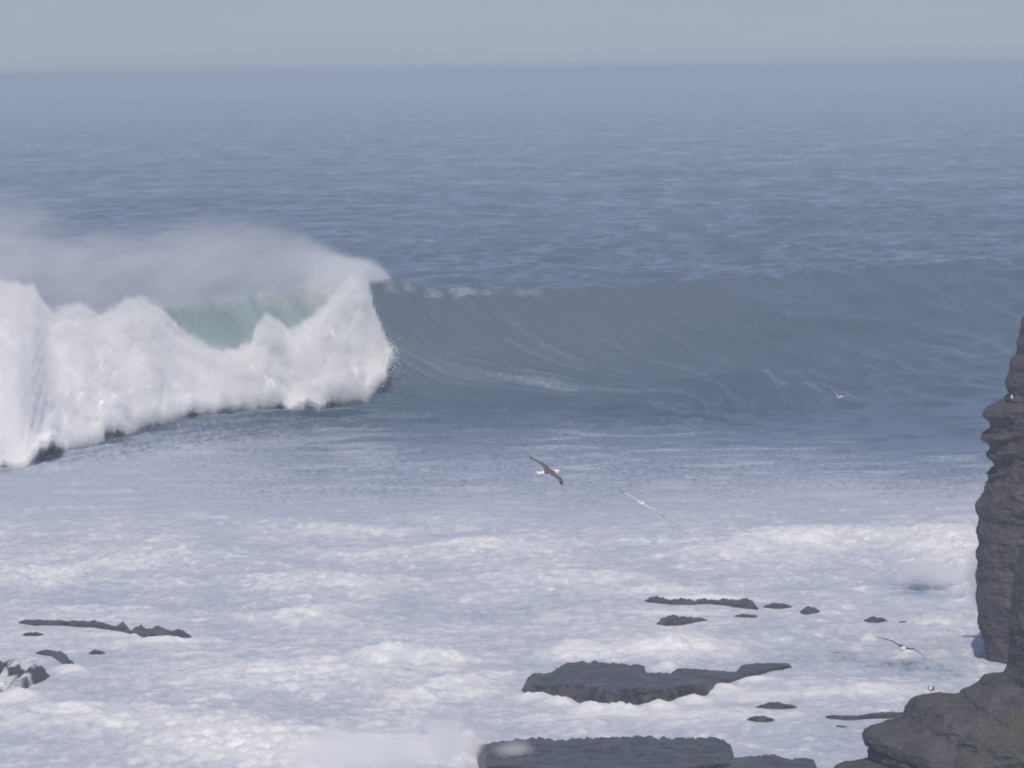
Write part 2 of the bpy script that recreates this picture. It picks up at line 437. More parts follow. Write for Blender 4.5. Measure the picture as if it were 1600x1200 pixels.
# ------------------------------------------------------------------ the breaker: white water tumbling down the wave
TOP = np.array([(-260, 420), (-120, 425), (-60, 440), (0, 452), (30, 458), (50, 462), (66, 492), (82, 505), (100, 497), (135, 495), (155, 508), (172, 500), (200, 484), (222, 482), (245, 492), (262, 512), (285, 530),
                (312, 548), (345, 560), (372, 556), (392, 548), (402, 520), (415, 508), (432, 514), (448, 530), (462, 528), (480, 512), (500, 500), (520, 470), (540, 448), (556, 436), (566, 440), (574, 462), (584, 500), (598, 530), (608, 550)], float)
BOT = np.array([(-260, 760), (-120, 745), (-60, 730), (0, 722), (25, 722), (40, 718), (52, 704), (60, 690), (75, 684), (105, 690), (138, 694), (150, 684), (158, 670), (168, 660), (184, 662), (215, 664), (232, 652), (244, 648), (265, 648), (282, 637),
                (310, 636), (332, 634), (345, 630), (380, 632), (405, 624), (428, 630), (440, 624), (458, 633), (472, 624), (500, 624), (520, 622), (545, 616), (572, 620), (585, 600), (602, 586), (608, 552)], float)
NU, NV = 620, 190
u = np.linspace(0, 1, NU)
def arc(pl, u):
    d = np.r_[0, np.cumsum(np.hypot(*np.diff(pl, axis=0).T))]; d /= d[-1]
    return np.interp(u, d, pl[:, 0]), np.interp(u, d, pl[:, 1])
tx, ty = arc(TOP, u)
# pair the foot with the top by screen x so the sheet does not shear
xs = np.interp(u, [0, 1], [-260, 608])
tx = xs; ty = np.interp(xs, TOP[:, 0], TOP[:, 1]) + sstep(608, 560, xs) * (9 * fbm(xs / 26, xs * 0 + 2.2, octaves=4, gain=0.65) - 3)
bx_, by_ = xs, np.interp(xs, np.maximum.accumulate(BOT[:, 0]) + np.arange(len(BOT)) * 1e-3, BOT[:, 1])
wb_x = BOT[:, 0]
# distance of the foot: where the sea stands under it
def first_hit(px, py):
    """distance at which the line of sight through px, py first meets the sea sheet"""
    out = np.zeros(np.shape(px)); sxp, syp = proj(XX, YY, ZZ)
    ci = np.clip(np.searchsorted(colT, (np.asarray(px) - 800) / FPX), 0, NC - 1)
    for j in range(out.shape[-1]):
        c = ci[j] if ci.ndim == 1 else ci[0, j]
        env = np.minimum.accumulate(syp[:, c]); yy = YY[:, c]
        k = np.searchsorted(-env, -np.asarray(py)[..., j])
        out[..., j] = yy[np.clip(k, 0, NR - 1)]
    o = out.copy()
    for sft in range(1, 5):
        o[..., sft:] = np.minimum(o[..., sft:], out[..., :-sft]); o[..., :-sft] = np.minimum(o[..., :-sft], out[..., sft:])
    return o
topY = smooth_interp((tx - 800) / FPX, cT, cY) - 1.0
saw = np.interp(bx_, *zip(*[(x_ + o_, a_ if o_ else -0.4 * a_) for x_, w_, a_ in [(-250 + 27 * k + 9 * math.sin(k * 2.3), 24, 4 + 4 * abs(math.sin(k * 1.7))) for k in range(32)] for o_ in (0, w_)]))
by_ = by_ + saw * 1.1 * sstep(600, 530, bx_)
botY = np.minimum(first_hit(bx_, by_) - 0.1, topY - 2.0)
v = np.linspace(0, 1, NV)[:, None]
sx = np.broadcast_to(tx[None, :], (NV, NU)); ty_in = ty + np.minimum(9, 0.2 * (by_ - ty)); sy = by_[None, :] * (1 - v) + ty_in[None, :] * v
bulge = v ** 1.5
Yd = botY[None, :] * (1 - bulge) + (topY[None, :]) * bulge
clear = 0.1 + 1.9 * sstep(0, 0.12, v) * sstep(1.0, 0.9, v)
hit = first_hit(sx, sy)
ker = np.hanning(61); ker /= ker.sum()
for sft in range(1, 8):
    hit[:, sft:] = np.minimum(hit[:, sft:], hit[:, :-sft] + 0.12 * sft); hit[:, :-sft] = np.minimum(hit[:, :-sft], hit[:, sft:] + 0.12 * sft)
blur = lambda a: np.convolve(np.pad(a, 30, mode='edge'), ker, 'valid')
hit = np.minimum(np.apply_along_axis(blur, 1, hit), hit)
Yd = np.apply_along_axis(blur, 1, Yd)
Yd = np.minimum(Yd, hit - clear)
Yd = np.minimum.accumulate(Yd[::-1], axis=0)[::-1]                 # the tumbling front leans back, it never overhangs
WX, WY, WZ = at_depth(sx, sy, Yd)
hgt = (WZ.max(0) - WZ.min(0))[None, :]
sheetY = WY.copy()
rim = np.minimum(np.minimum(v, 1 - v) * 5, 1) * np.clip(hgt / 5, 0.15, 1) * sstep(1.0, 0.965, u)[None, :]
q = (WX / 3.6, WY / 3.6, WZ / 3.6)
bl = fbm(*q, octaves=4, gain=0.42, billow=True)
bl2 = fbm(WX / 1.1 + 9, WY / 1.1, WZ / 1.1, octaves=4, gain=0.55)
WY = WY + 0.35 - rim * (0.2 + 0.9 * bl + 0.10 * bl2)
WZ = WZ + (0.2 * bl + 0.1 * bl2) * rim
jag = fbm(WX / 0.8, WZ / 0.8, octaves=4, gain=0.6)
WX = WX + 0.30 * jag * (0.3 + rim); WZ = WZ + 0.30 * fbm(WX / 0.7 + 31, WZ / 0.7, octaves=4, gain=0.6)
# foot and roof of the body, so it has a back and rests in the water
foot = np.stack([WX[0], WY[0] + 0.6, WZ[0] - 0.35], -1)
roof1 = np.stack([WX[-1] - 0.3, WY[-1] + 2.5, WZ[-1] - 0.4], -1)
roof2 = np.stack([WX[-1] - 0.6, WY[-1] + 5.0, WZ[-1] - 4.0], -1)
body = np.stack([WX, WY, WZ], -1)
allv = np.concatenate([foot[None], body, roof1[None], roof2[None]], 0)
ww_me = mesh_from('whitewater', allv, grid_quads(allv.shape[0], NU))
m = NT('white_foam')
P = m.node('ShaderNodeNewGeometry').outputs['Position']
n_a = m.noise(P, 0.9, 6, 0.62); n_b = m.noise(P, 4.0, 4, 0.6)
bmp = m.bump(n_a, 0.15, 0.6); bmp = m.bump(n_b, 0.1, 0.12, bmp)
b = m.node('ShaderNodeBsdfPrincipled')
m.set(b, Base_Color=m.mix(m.ramp(n_a, 0.3, 0.7), (0.88, 0.89, 0.90), (0.93, 0.93, 0.92)), Roughness=0.9, Normal=bmp)
b.inputs['Specular IOR Level'].default_value = 0.1
m.l.new(b.outputs[0], m.out.inputs['Surface'])
M_FOAM = m.m
link('whitewater', ww_me, M_FOAM, kind='stuff', label='thick white water tumbling down the front of the breaking wave')

def droplets(name, pts, size, label):
    n = len(pts); r = rng.uniform(0.5, 1.0, n)[:, None] * size
    tet = np.array([(1, 1, 1), (1, -1, -1), (-1, 1, -1), (-1, -1, 1)], float) * 0.6
    jit = rng.normal(size=(n, 4, 3)) * 0.35
    V = pts[:, None, :] + (tet[None] + jit) * r[:, None, :]
    T = np.array([(0, 1, 2), (0, 3, 1), (0, 2, 3), (1, 3, 2)])[None] + (np.arange(n) * 4)[:, None, None]
    return link(name, mesh_from(name, V.reshape(-1, 3), None, smooth=False, tris=T.reshape(-1, 3)), M_FOAM, kind='stuff', label=label)
bw = body.reshape(-1, 3)
def pick(mask, n):
    i = np.flatnonzero(mask.ravel()); return bw[rng.choice(i, n)]
vg = np.broadcast_to(v, (NV, NU)); ug = np.broadcast_to(u[None, :], (NV, NU))
def scat(p, sx_, sy_, sz_, bias=(0, 0, 0)):
    g = rng.normal(size=p.shape) * np.abs(rng.normal(size=(len(p), 1)))
    return p + g * np.array([sx_, sy_, sz_]) + np.array(bias)
pts = np.concatenate([
    scat(pick(vg < 0.06, 16000), 0.45, 0.4, 0.16, (0.1, -0.4, 0.05)),
    scat(pick(ug > 0.985, 5000), 0.28, 0.5, 0.3, (0.0, -0.6, 0.1)),
    scat(pick(vg > 0.95, 6000), 0.4, 0.8, 0.35, (0, 0, 0.12))])
droplets('water_spatter', pts, 0.032, 'droplets thrown off the edges of the tumbling white water')

# ------------------------------------------------------------------ airborne water: clouds of droplets held in voxel grids
def cloud(name, lo, hi, res, dens, mat, label):
    """dens: (nx, ny, nz) array of droplet density; it is stored on the object's own points and turned into a volume"""
    nx, ny, nz = res
    g = np.stack(np.meshgrid(*[np.linspace(lo[a], hi[a], res[a]) for a in range(3)], indexing='ij'), -1).reshape(-1, 3)
    me = bpy.data.meshes.new(name); me.vertices.add(len(g)); me.vertices.foreach_set('co', g.astype(np.float32).ravel()); me.update()
    attr(me, 'droplets', dens)
    ob = link(name, me, None, kind='stuff', label=label)
    ng = bpy.data.node_groups.new(name, 'GeometryNodeTree')
    ng.interface.new_socket('Geometry', in_out='INPUT', socket_type='NodeSocketGeometry'); ng.interface.new_socket('Geometry', in_out='OUTPUT', socket_type='NodeSocketGeometry')
    N, L = ng.nodes, ng.links
    gi = N.new('NodeGroupInput'); go = N.new('NodeGroupOutput'); vc = N.new('GeometryNodeVolumeCube')
    vc.inputs['Min'].default_value = lo; vc.inputs['Max'].default_value = hi
    for a, k in zip('XYZ', res): vc.inputs['Resolution ' + a].default_value = k
    ps = N.new('GeometryNodeInputPosition'); sp = N.new('ShaderNodeSeparateXYZ'); L.new(ps.outputs[0], sp.inputs[0])
    def M(op, a, b=None, c=None):
        n = N.new('ShaderNodeMath'); n.operation = op
        for i, v in enumerate((a, b, c)):
            if v is None: continue
            if isinstance(v, bpy.types.NodeSocket): L.new(v, n.inputs[i])
            else: n.inputs[i].default_value = v
        return n.outputs[0]
    ix = [M('ROUND', M('MULTIPLY', M('SUBTRACT', sp.outputs[a], lo[a]), (res[a] - 1) / (hi[a] - lo[a]))) for a in range(3)]
    i_ = M('MULTIPLY_ADD', M('MULTIPLY_ADD', ix[0], float(ny), ix[1]), float(nz), ix[2])
    si = N.new('GeometryNodeSampleIndex'); si.data_type = 'FLOAT'; si.clamp = True
    na = N.new('GeometryNodeInputNamedAttribute'); na.data_type = 'FLOAT'; na.inputs['Name'].default_value = 'droplets'
    L.new(gi.outputs[0], si.inputs['Geometry']); L.new(na.outputs[0], si.inputs['Value']); L.new(i_, si.inputs['Index'])
    L.new(si.outputs[0], vc.inputs['Density'])
    sm = N.new('GeometryNodeSetMaterial'); sm.inputs['Material'].default_value = mat
    L.new(vc.outputs[0], sm.inputs['Geometry']); L.new(sm.outputs[0], go.inputs[0])
    md = ob.modifiers.new('cloud', 'NODES'); md.node_group = ng
    me.materials.append(mat)
    return ob

def spray_material(name, color, scale, lowv, highv, gain, aniso=0.0, rot=0.0, detail=4):
    m = NT(name)
    P = m.node('ShaderNodeNewGeometry').outputs['Position']
    n_ = m.noise(m.mapping(P, scale, (0, rot, 0)), 1.0, detail, 0.62)
    info = m.node('ShaderNodeAttribute', attribute_name='density')
    pv = m.node('ShaderNodeVolumePrincipled'); pv.inputs['Color'].default_value = (*color, 1); pv.inputs['Anisotropy'].default_value = aniso
    pv.inputs['Density Attribute'].default_value = ''
    m.l.new(m.math('MULTIPLY', m.math('MULTIPLY', info.outputs['Fac'], m.ramp(n_, 0.32, 0.68, lowv, highv)), gain), pv.inputs['Density'])
    m.l.new(pv.outputs[0], m.out.inputs['Volume'])
    return m.m

def grid_points(lo, hi, res):
    return np.meshgrid(*[np.linspace(lo[a], hi[a], res[a]) for a in range(3)], indexing='ij')

# 1: the soft outer metres of the tumbling white water
lo, hi, res = (-42.0, 462.0, -1.0), (-7.5, 574.0, 12.5), (150, 190, 68)
GX, GY, GZ = grid_points(lo, hi, res)
QX, QY = proj(GX, GY, GZ)
jit = fbm(GX / 1.6, GY / 1.6, GZ / 1.6, octaves=4, gain=0.6)
ui = np.interp(QX, xs, np.arange(NU)); ui = np.clip(ui, 0, NU - 1).astype(int)
topl, botl = ty[ui], by_[ui]
vf = (botl - QY) / np.maximum(botl - topl, 4)
vi = np.clip(vf * (NV - 1), 0, NV - 1).astype(int)
Ys = sheetY[vi, ui]
scale_px = FPX / GY
tuft = fbm((GX + 0.5 * GZ) / 0.75, GY / 2.5, GZ / 1.6 + 9, octaves=3, gain=0.6)
edge = np.minimum((QY - topl) / scale_px + 0.55 + 0.75 * jit + 0.7 * tuft, (botl - QY) / scale_px + 0.42 + 0.55 * jit)
edge = np.minimum(edge, (608 - QX) / scale_px + 0.25 + 0.6 * jit)
lat = sstep(-0.1, 0.75, edge)
big_ = fbm(GX / 3.2 + 4, GY / 3.2, GZ / 3.2, octaves=3, gain=0.5, billow=True)
dep = sstep(-1.7, 0.2, GY - Ys + 1.3 * jit + 0.9 * big_) * sstep(3.8, 1.8, GY - Ys)
D1 = lat * dep
# 2: curtain falling from the lip beside the open face, and the thin veil over the whole upper face
cyg = np.interp(GX / GY, cT, cY); czg = np.interp(GX / GY, cT, cZ)
bk = GY - cyg
strk = fbm((GX + 0.45 * GZ) / 1.3, GY / 4, GZ / 5 + 3, octaves=4, gain=0.55)
curt = sstep(470, 545, QX + 22 * strk) * sstep(4, -10, QX - np.interp(QY, [400, 436, 462, 500, 530, 550, 600], [592, 572, 576, 586, 600, 609, 606])) * sstep(-9, -7, bk) * sstep(1.5, -0.5, bk) * sstep(395, 425, QY + 8 * strk) * sstep(575, 520, QY)
D1 = np.maximum(D1, curt * np.clip(0.40 + 0.9 * strk, 0.08, 1) * 0.17)
veilf = sstep(-9, -6, bk) * sstep(0.5, -1, bk) * sstep(500, 455, QY + 20 * strk) * sstep(590, 560, QX) * np.clip(0.35 + 1.6 * strk, 0, 1) * 0.085 * sstep(-14, 2, QY - np.interp(QX, CR[:, 0], CR[:, 1]))
D1 = D1 + veilf
D1[:, :, 0] = 0; D1[:, :, -1] = 0
cloud('whitewater_mist', lo, hi, res, D1, spray_material('white_mist', (0.995, 0.996, 0.997), (1.9, 1.0, 1.9), 0.15, 1.5, 2.4), 'soft bright mist and falling spray round the tumbling white water')

# 3: the plume the wind tears off the crest
lo, hi, res = (-46.0, 496.0, 3.5), (-6.5, 592.0, 19.0), (140, 110, 74)
GX, GY, GZ = grid_points(lo, hi, res)
QX, QY = proj(GX, GY, GZ)
TOPX = [-400, -60, 0, 60, 90, 130, 170, 240, 330, 430, 480, 530, 560, 590, 606, 612]
TOPY = [270, 300, 318, 326, 338, 354, 362, 356, 344, 358, 374, 392, 402, 412, 428, 444]
cyg = np.interp(GX / GY, cT, cY); czg = np.interp(GX / GY, cT, cZ); bk = GY - cyg
sx_, sy_ = GX * 0.90 + GZ * 0.43, -GX * 0.43 + GZ * 0.90
st1 = fbm(sx_ / 7, GY / 9, sy_ / 2.6, octaves=4, gain=0.55); st2 = fbm(sx_ / 2.2, GY / 4, sy_ / 0.9 + 7, octaves=4, gain=0.6)
tl = np.interp(QX, TOPX, TOPY); lipy = np.interp(QX, CR[:, 0], CR[:, 1])
tt = (lipy - QY) / np.maximum(lipy - tl, 6)                        # 0 at the lip, 1 at the plume's upper edge
up = sstep(1.12, 0.55, tt + 0.55 * st1 + 0.15 * st2) * sstep(1.30, 1.0, tt)
below = sstep(-0.25, 0.1, tt)
dep = sstep(-2.0, 0.0, bk) * sstep(22 , 8, bk)
rt = 0.62 + 1.0 * sstep(430, 560, QX)
fade = sstep(612, 596, QX - 4 * st2)
D3 = up * below * dep * rt * fade * np.clip(0.62 + 0.9 * st1 + 0.35 * st2, 0.08, 1.6)
D3 *= 1 + 1.6 * sstep(0.5, 0.0, tt) * sstep(470, 570, QX)
D3[:, :, 0] = 0; D3[:, :, -1] = 0
cloud('spray_plume', lo, hi, res, D3, spray_material('spray_mist', (0.95, 0.965, 1.0), (0.35, 0.2, 0.9), 0.6, 1.2, 0.29, rot=math.radians(-24), detail=3), 'grey white spray blown back off the wave crest into the air')

# bursts of spray thrown up by the rocks
def puff_material():
    m = NT('burst_mist')
    oc = m.node('ShaderNodeTexCoord').outputs['Object']
    P = m.node('ShaderNodeNewGeometry').outputs['Position']
    ln = m.node('ShaderNodeVectorMath', operation='LENGTH'); m.l.new(oc, ln.inputs[0])
    n_ = m.noise(m.mapping(P, (0.75, 0.35, 1.0), (0, 0.5, 0)), 1.0, 7, 0.72, 0.5)
    r_ = m.math('ADD', ln.outputs['Value'], m.math('MULTIPLY', m.math('SUBTRACT', n_, 0.5), 3.4))
    pv = m.node('ShaderNodeVolumePrincipled'); pv.inputs['Color'].default_value = (0.98, 0.985, 1.0, 1)
    at_ = m.node('ShaderNodeObjectInfo')
    m.l.new(m.math('MULTIPLY', m.math('MULTIPLY', m.ramp(r_, 0.25, 0.95, 1.0, 0.0), m.ramp(ln.outputs['Value'], 0.35, 0.98, 1.0, 0.0)), 0.95), pv.inputs['Density'])
    m.l.new(pv.outputs[0], m.out.inputs['Volume'])
    return m.m
M_PUFF = puff_material()
import bmesh
bm = bmesh.new(); bmesh.ops.create_icosphere(bm, subdivisions=3, radius=1.0); puff_me = bpy.data.meshes.new('spray_burst'); bm.to_mesh(puff_me); bm.free(); puff_me.materials.append(M_PUFF)
for (px, py, Yd_, rx, ry, rz, lab) in [(800, 1190, 261, 1.2, 2.0, 1.0, 'burst of white spray in front of the broad bottom reef slab'), (690, 1172, 266, 2.6, 3.5, 1.5, 'cloud of spray left of the broad bottom reef slab'), (560, 1185, 262, 3.2, 4.0, 1.4, 'spray drifting over the foam at the bottom edge'),
                                     (1460, 898, 352, 2.4, 4, 0.8, 'veil of spray over the dark hollow beside the cliff'), (1524, 900, 318, 0.7, 2, 2.0, 'spray climbing the foot of the cliff'), (625, 1024, 308, 1.0, 1.5, 0.7, 'small splash peak in the middle of the foam')]:
    o = bpy.data.objects.new('spray_burst', puff_me); COL.objects.link(o); o.location = tuple(float(c) for c in at_depth(px, py, Yd_)); o.scale = (rx, ry, rz)
    o['kind'] = 'stuff'; o['label'] = lab

# ------------------------------------------------------------------ rocks
def rock_material(name, dark, mid, wet=0.35, moss=None):
    m = NT(name)
    P = m.node('ShaderNodeNewGeometry').outputs['Position']
    a = m.noise(P, 1.1, 7, 0.68); b_ = m.noise(m.mapping(P, (0.8, 0.8, 3.0)), 1.6, 5, 0.6); c = m.noise(P, 9.0, 3, 0.6)
    col = m.mix(m.ramp(a, 0.3, 0.7), dark, mid)
    if moss:
        col = m.mix(m.ramp(m.noise(P, 0.45, 4, 0.6), 0.48, 0.66), col, moss)
    bmp = m.bump(m.math('ADD', b_, m.math('MULTIPLY', c, 0.25)), 0.8, 0.35)
    bs = m.node('ShaderNodeBsdfPrincipled')
    m.set(bs, Base_Color=col, Roughness=wet, Normal=bmp)
    bs.inputs['Specular IOR Level'].default_value = 0.35
    m.l.new(bs.outputs[0], m.out.inputs['Surface'])
    return m.m
M_REEF = rock_material('wet_reef_rock', (0.030, 0.031, 0.038), (0.115, 0.114, 0.120), 0.4)
M_CLIFF = rock_material('cliff_rock', (0.056, 0.053, 0.065), (0.098, 0.089, 0.100), 0.8)
M_LEDGE = rock_material('ledge_rock', (0.050, 0.050, 0.060), (0.098, 0.094, 0.098), 0.75, (0.080, 0.084, 0.064))

def washed_rock():
    m = NT('rock_under_pouring_water')
    P = m.node('ShaderNodeNewGeometry').outputs['Position']
    st = m.noise(m.mapping(P, (1.9, 0.12, 0.3)), 1.0, 2, 0.5, 0.3)
    b1_ = m.bump(m.noise(P, 2.0, 5, 0.6), 0.8, 0.3)
    k = m.node('ShaderNodeBsdfPrincipled'); m.set(k, Base_Color=m.mix(m.ramp(st, 0.46, 0.56), (0.05, 0.05, 0.058), (0.80, 0.81, 0.80)), Roughness=0.5, Normal=b1_)
    m.l.new(k.outputs[0], m.out.inputs['Surface']); return m.m
M_WASHED = washed_rock()

def reef(label, front_px, back_px, height, seed=0.0, group=None, category='rock', name='reef_rock', mat=None, per=1.4, rough=0.3, share=0.5, nz_=44):
    """a low rock standing in the water. front_px: waterline nearest us, left to right; back_px: the far upper outline. Every column
    rises from the waterline to its local height, runs back as a deck and drops behind."""
    fp = np.array(front_px, float); bp = np.array(back_px, float)[::-1]
    x0, x1 = min(fp[0, 0], bp[0, 0]), max(fp[-1, 0], bp[-1, 0])
    n = max(12, int((x1 - x0) / per))
    px = np.linspace(x0, x1, n)
    yf = np.interp(px, np.maximum.accumulate(fp[:, 0]), fp[:, 1]); yb = np.interp(px, np.maximum.accumulate(bp[:, 0]), bp[:, 1])
    jg = fbm(px / 11 + seed, px * 0 + seed, octaves=4, gain=0.65)
    P = np.maximum(yf - yb, 0.6)
    P = P * sstep(0, min(10, (x1 - x0) * 0.12), px - x0) ** 0.6 * sstep(0, min(10, (x1 - x0) * 0.12), x1 - px) ** 0.6
    yb = yf - P * np.clip(1 + (0.75 if rough > 0.3 else 0.5) * rough * jg, 0.3, 1.8)
    X0, Yf = on_level(px, yf, 0.0)
    h = np.minimum(height * (1 + rough * 0.8 * fbm(px / 40 + seed, px * 0 + 3, octaves=2)), share * P * Yf / FPX) + 0.02
    Yb = on_level(px, yb, h)[1]; Yb = np.maximum(Yb, Yf + h * 0.5 + 0.08)
    face = np.linspace(0, 1, nz_ // 2); deck = np.linspace(0, 1, nz_ // 2)[1:]
    rows = [(Yf - 0.25, h * 0 - 1.6)]
    for f_ in face:
        stp = f_ * 0.35 + 0.25 * (np.floor(f_ * 4 + 0.6 * fbm(px / 22 + seed, px * 0 + f_ * 3)) / 4)
        rows.append((Yf + np.minimum(stp * h * 1.3, (Yb - Yf) * 0.5 * f_ + 0.02), -0.05 + (h * (0.80) + 0.05) * f_ ** 0.85))
    y1 = rows[-1][0]
    for d_ in deck:
        rows.append((y1 + (Yb - y1) * d_, h * (0.80 + 0.20 * d_)))
    rows.append((Yb + 0.15, h * 0.6)); rows.append((Yb + 0.5, h * 0 - 1.6))
    Y = np.stack([r[0] for r in rows]); Z = np.stack([r[1] + 0 * h for r in rows])
    t = (X0 / Yf)[None, :]; X = Y * t
    H_ = np.minimum(h, 1.0)[None, :]; mid = np.ones(len(rows)); mid[0] = mid[-1] = 0
    dk = np.zeros(len(rows)); dk[len(face):-3] = np.sin(np.linspace(0, math.pi, len(rows) - 3 - len(face))) 
    mid = mid[:, None]; dk = dk[:, None]
    n3_ = fbm(X / 1.3 + seed, Y / 2.2, Z / 0.8, octaves=5, gain=0.58)
    Z = Z + dk * H_ * (0.30 * n3_ + 0.25 * (np.floor(fbm(X / 1.6, Y / 4 + seed, octaves=2) * 6) / 6)) * (0.5 + rough)
    Y = Y + mid * H_ * 0.45 * fbm(X / 0.6 + seed, Y / 2, Z / 0.25, octaves=4, gain=0.6) * (1 - dk)
    X = X + mid * 0.12 * H_ * fbm(X / 0.4, Y / 1.2, Z / 0.3 + seed, octaves=3)
    me = mesh_from(name, np.stack([X, Y, Z], -1), grid_quads(len(rows), n), smooth=False)
    props = dict(label=label, category=category)
    if group: props['group'] = group
    return link(name, me, mat or M_REEF, **props)

reef('largest dark flat reef rock ringed by foam, mid water below the flying gulls',
     [(815, 1078), (835, 1084), (862, 1086), (885, 1095), (925, 1104), (962, 1112), (1000, 1102), (1040, 1098), (1085, 1090), (1105, 1086), (1125, 1072), (1165, 1064), (1205, 1050), (1240, 1045)],
     [(1238, 1036), (1190, 1036), (1160, 1038), (1150, 1050), (1100, 1046), (1060, 1044), (1048, 1052), (1010, 1050), (1005, 1040), (960, 1036), (920, 1033), (885, 1036), (870, 1044), (858, 1052), (835, 1052), (820, 1062)],
     1.15, rough=0.22, seed=3.0, group='dark reef rocks in the surf')
reef('broad dark reef slab cut by the bottom edge, behind white spray',
     [(735, 1172), (748, 1200), (760, 1225), (850, 1236), (950, 1240), (1050, 1238), (1110, 1228), (1150, 1215), (1158, 1200), (1153, 1186)],
     [(1152, 1172), (1135, 1158), (1120, 1152), (1050, 1153), (1000, 1150), (960, 1152), (930, 1152), (900, 1155), (868, 1156), (850, 1152), (800, 1156), (770, 1160), (745, 1166)],
     1.15, rough=0.2, seed=11.0, group='dark reef rocks in the surf')
reef('low dark reef shelf at the bottom edge, right of the broad slab',
     [(1060, 1212), (1120, 1226), (1180, 1230), (1250, 1226), (1280, 1212), (1281, 1198)],
     [(1278, 1190), (1262, 1184), (1225, 1186), (1215, 1178), (1185, 1180), (1150, 1184), (1110, 1190), (1075, 1196)],
     0.6, rough=0.25, seed=21.0, group='dark reef rocks in the surf')
reef('long jagged black rock line awash, below the second flying gull',
     [(1003, 940), (1020, 943), (1050, 944), (1080, 945), (1110, 943), (1140, 946), (1165, 950), (1185, 951)],
     [(1183, 943), (1170, 934), (1150, 938), (1135, 934), (1120, 938), (1100, 935), (1085, 938), (1070, 934), (1045, 937), (1026, 931), (1010, 936)],
     0.42, rough=0.8, seed=31.0, group='dark reef rocks in the surf')
reef('small rounded black rock just under the long jagged rock line',
     [(1026, 974), (1040, 979), (1060, 979), (1075, 975), (1105, 969)], [(1103, 966), (1075, 964), (1060, 962), (1040, 963), (1028, 968)],
     0.3, rough=0.6, seed=41.0, group='dark reef rocks in the surf')
for i, (x, y, w, hh, lab) in enumerate([
        (1215, 947, 22, 5, 'thin black rock tip just right of the jagged rock line'),
        (1266, 955, 16, 8, 'small lone black rock awash between the jagged line and the cliff'),
        (1368, 969, 18, 6, 'small black rock awash above the lowest flying gull'),
        (1412, 973, 9, 3, 'tiny black rock tip nearest the cliff foot'),
        (1165, 962, 18, 3, 'faint black rock sliver under the right end of the jagged line'),
        (1213, 1104, 32, 7, 'flat dark rock sliver right of the largest reef rock'),
        (1188, 1124, 22, 6, 'short flat dark rock sliver midway between the reef rocks'),
        (1312, 1137, 14, 4, 'small dark rock tip left of the rock ledge'),
        (1300, 1042, 46, 5, 'pale drowned rock hump right of the largest reef rock'),
        (52, 992, 18, 5, 'small dark rock tip left below the curved rock line'),
        (152, 1021, 15, 6, 'small dark rock right of the foam streaked rocks')]):
    reef(lab, [(x - w, y + 1), (x - w * 0.4, y + hh * 0.5), (x + w * 0.3, y + hh * 0.55), (x + w, y + 1)],
         [(x + w * 0.9, y - hh * 0.3), (x + w * 0.3, y - hh * 0.8), (x - w * 0.3, y - hh), (x - w * 0.85, y - hh * 0.3)],
         0.16 + 0.02 * hh, rough=0.6, seed=50.0 + 7 * i, group='dark reef rocks in the surf')
reef('long flat dark rock strip running into the left side of the ledge',
     [(1290, 1120), (1330, 1124), (1360, 1121), (1420, 1120)], [(1418, 1112), (1370, 1113), (1340, 1118), (1295, 1117)],
     0.25, rough=0.5, seed=61.0, group='dark reef rocks in the surf')
reef('curved line of low dark rocks at the left, thicker at its right end',
     [(30, 972), (60, 975), (100, 975), (150, 981), (190, 986), (215, 995), (235, 1000), (275, 1001), (305, 999)],
     [(300, 993), (280, 983), (265, 985), (250, 980), (238, 978), (228, 985), (220, 976), (205, 984), (192, 973), (180, 978), (150, 970), (120, 970), (80, 969), (50, 968), (32, 968)],
     0.5, rough=0.6, seed=71.0, group='dark reef rocks in the surf')
rk1 = reef('round dark rock at the left edge with white water pouring off it',
     [(-30, 1090), (5, 1092), (30, 1084), (50, 1070), (65, 1064), (78, 1056)], [(74, 1046), (60, 1038), (40, 1034), (22, 1030), (5, 1032), (-30, 1036)],
     0.9, rough=0.25, seed=81.0, mat=M_WASHED, group='dark reef rocks in the surf')
rk2 = reef('hooked dark rock above the round foam streaked rock at the left',
     [(56, 1020), (80, 1024), (92, 1032), (104, 1040), (120, 1041)], [(118, 1035), (108, 1030), (104, 1022), (95, 1018), (75, 1015), (58, 1017)],
     0.5, rough=0.4, seed=91.0, group='dark reef rocks in the surf')

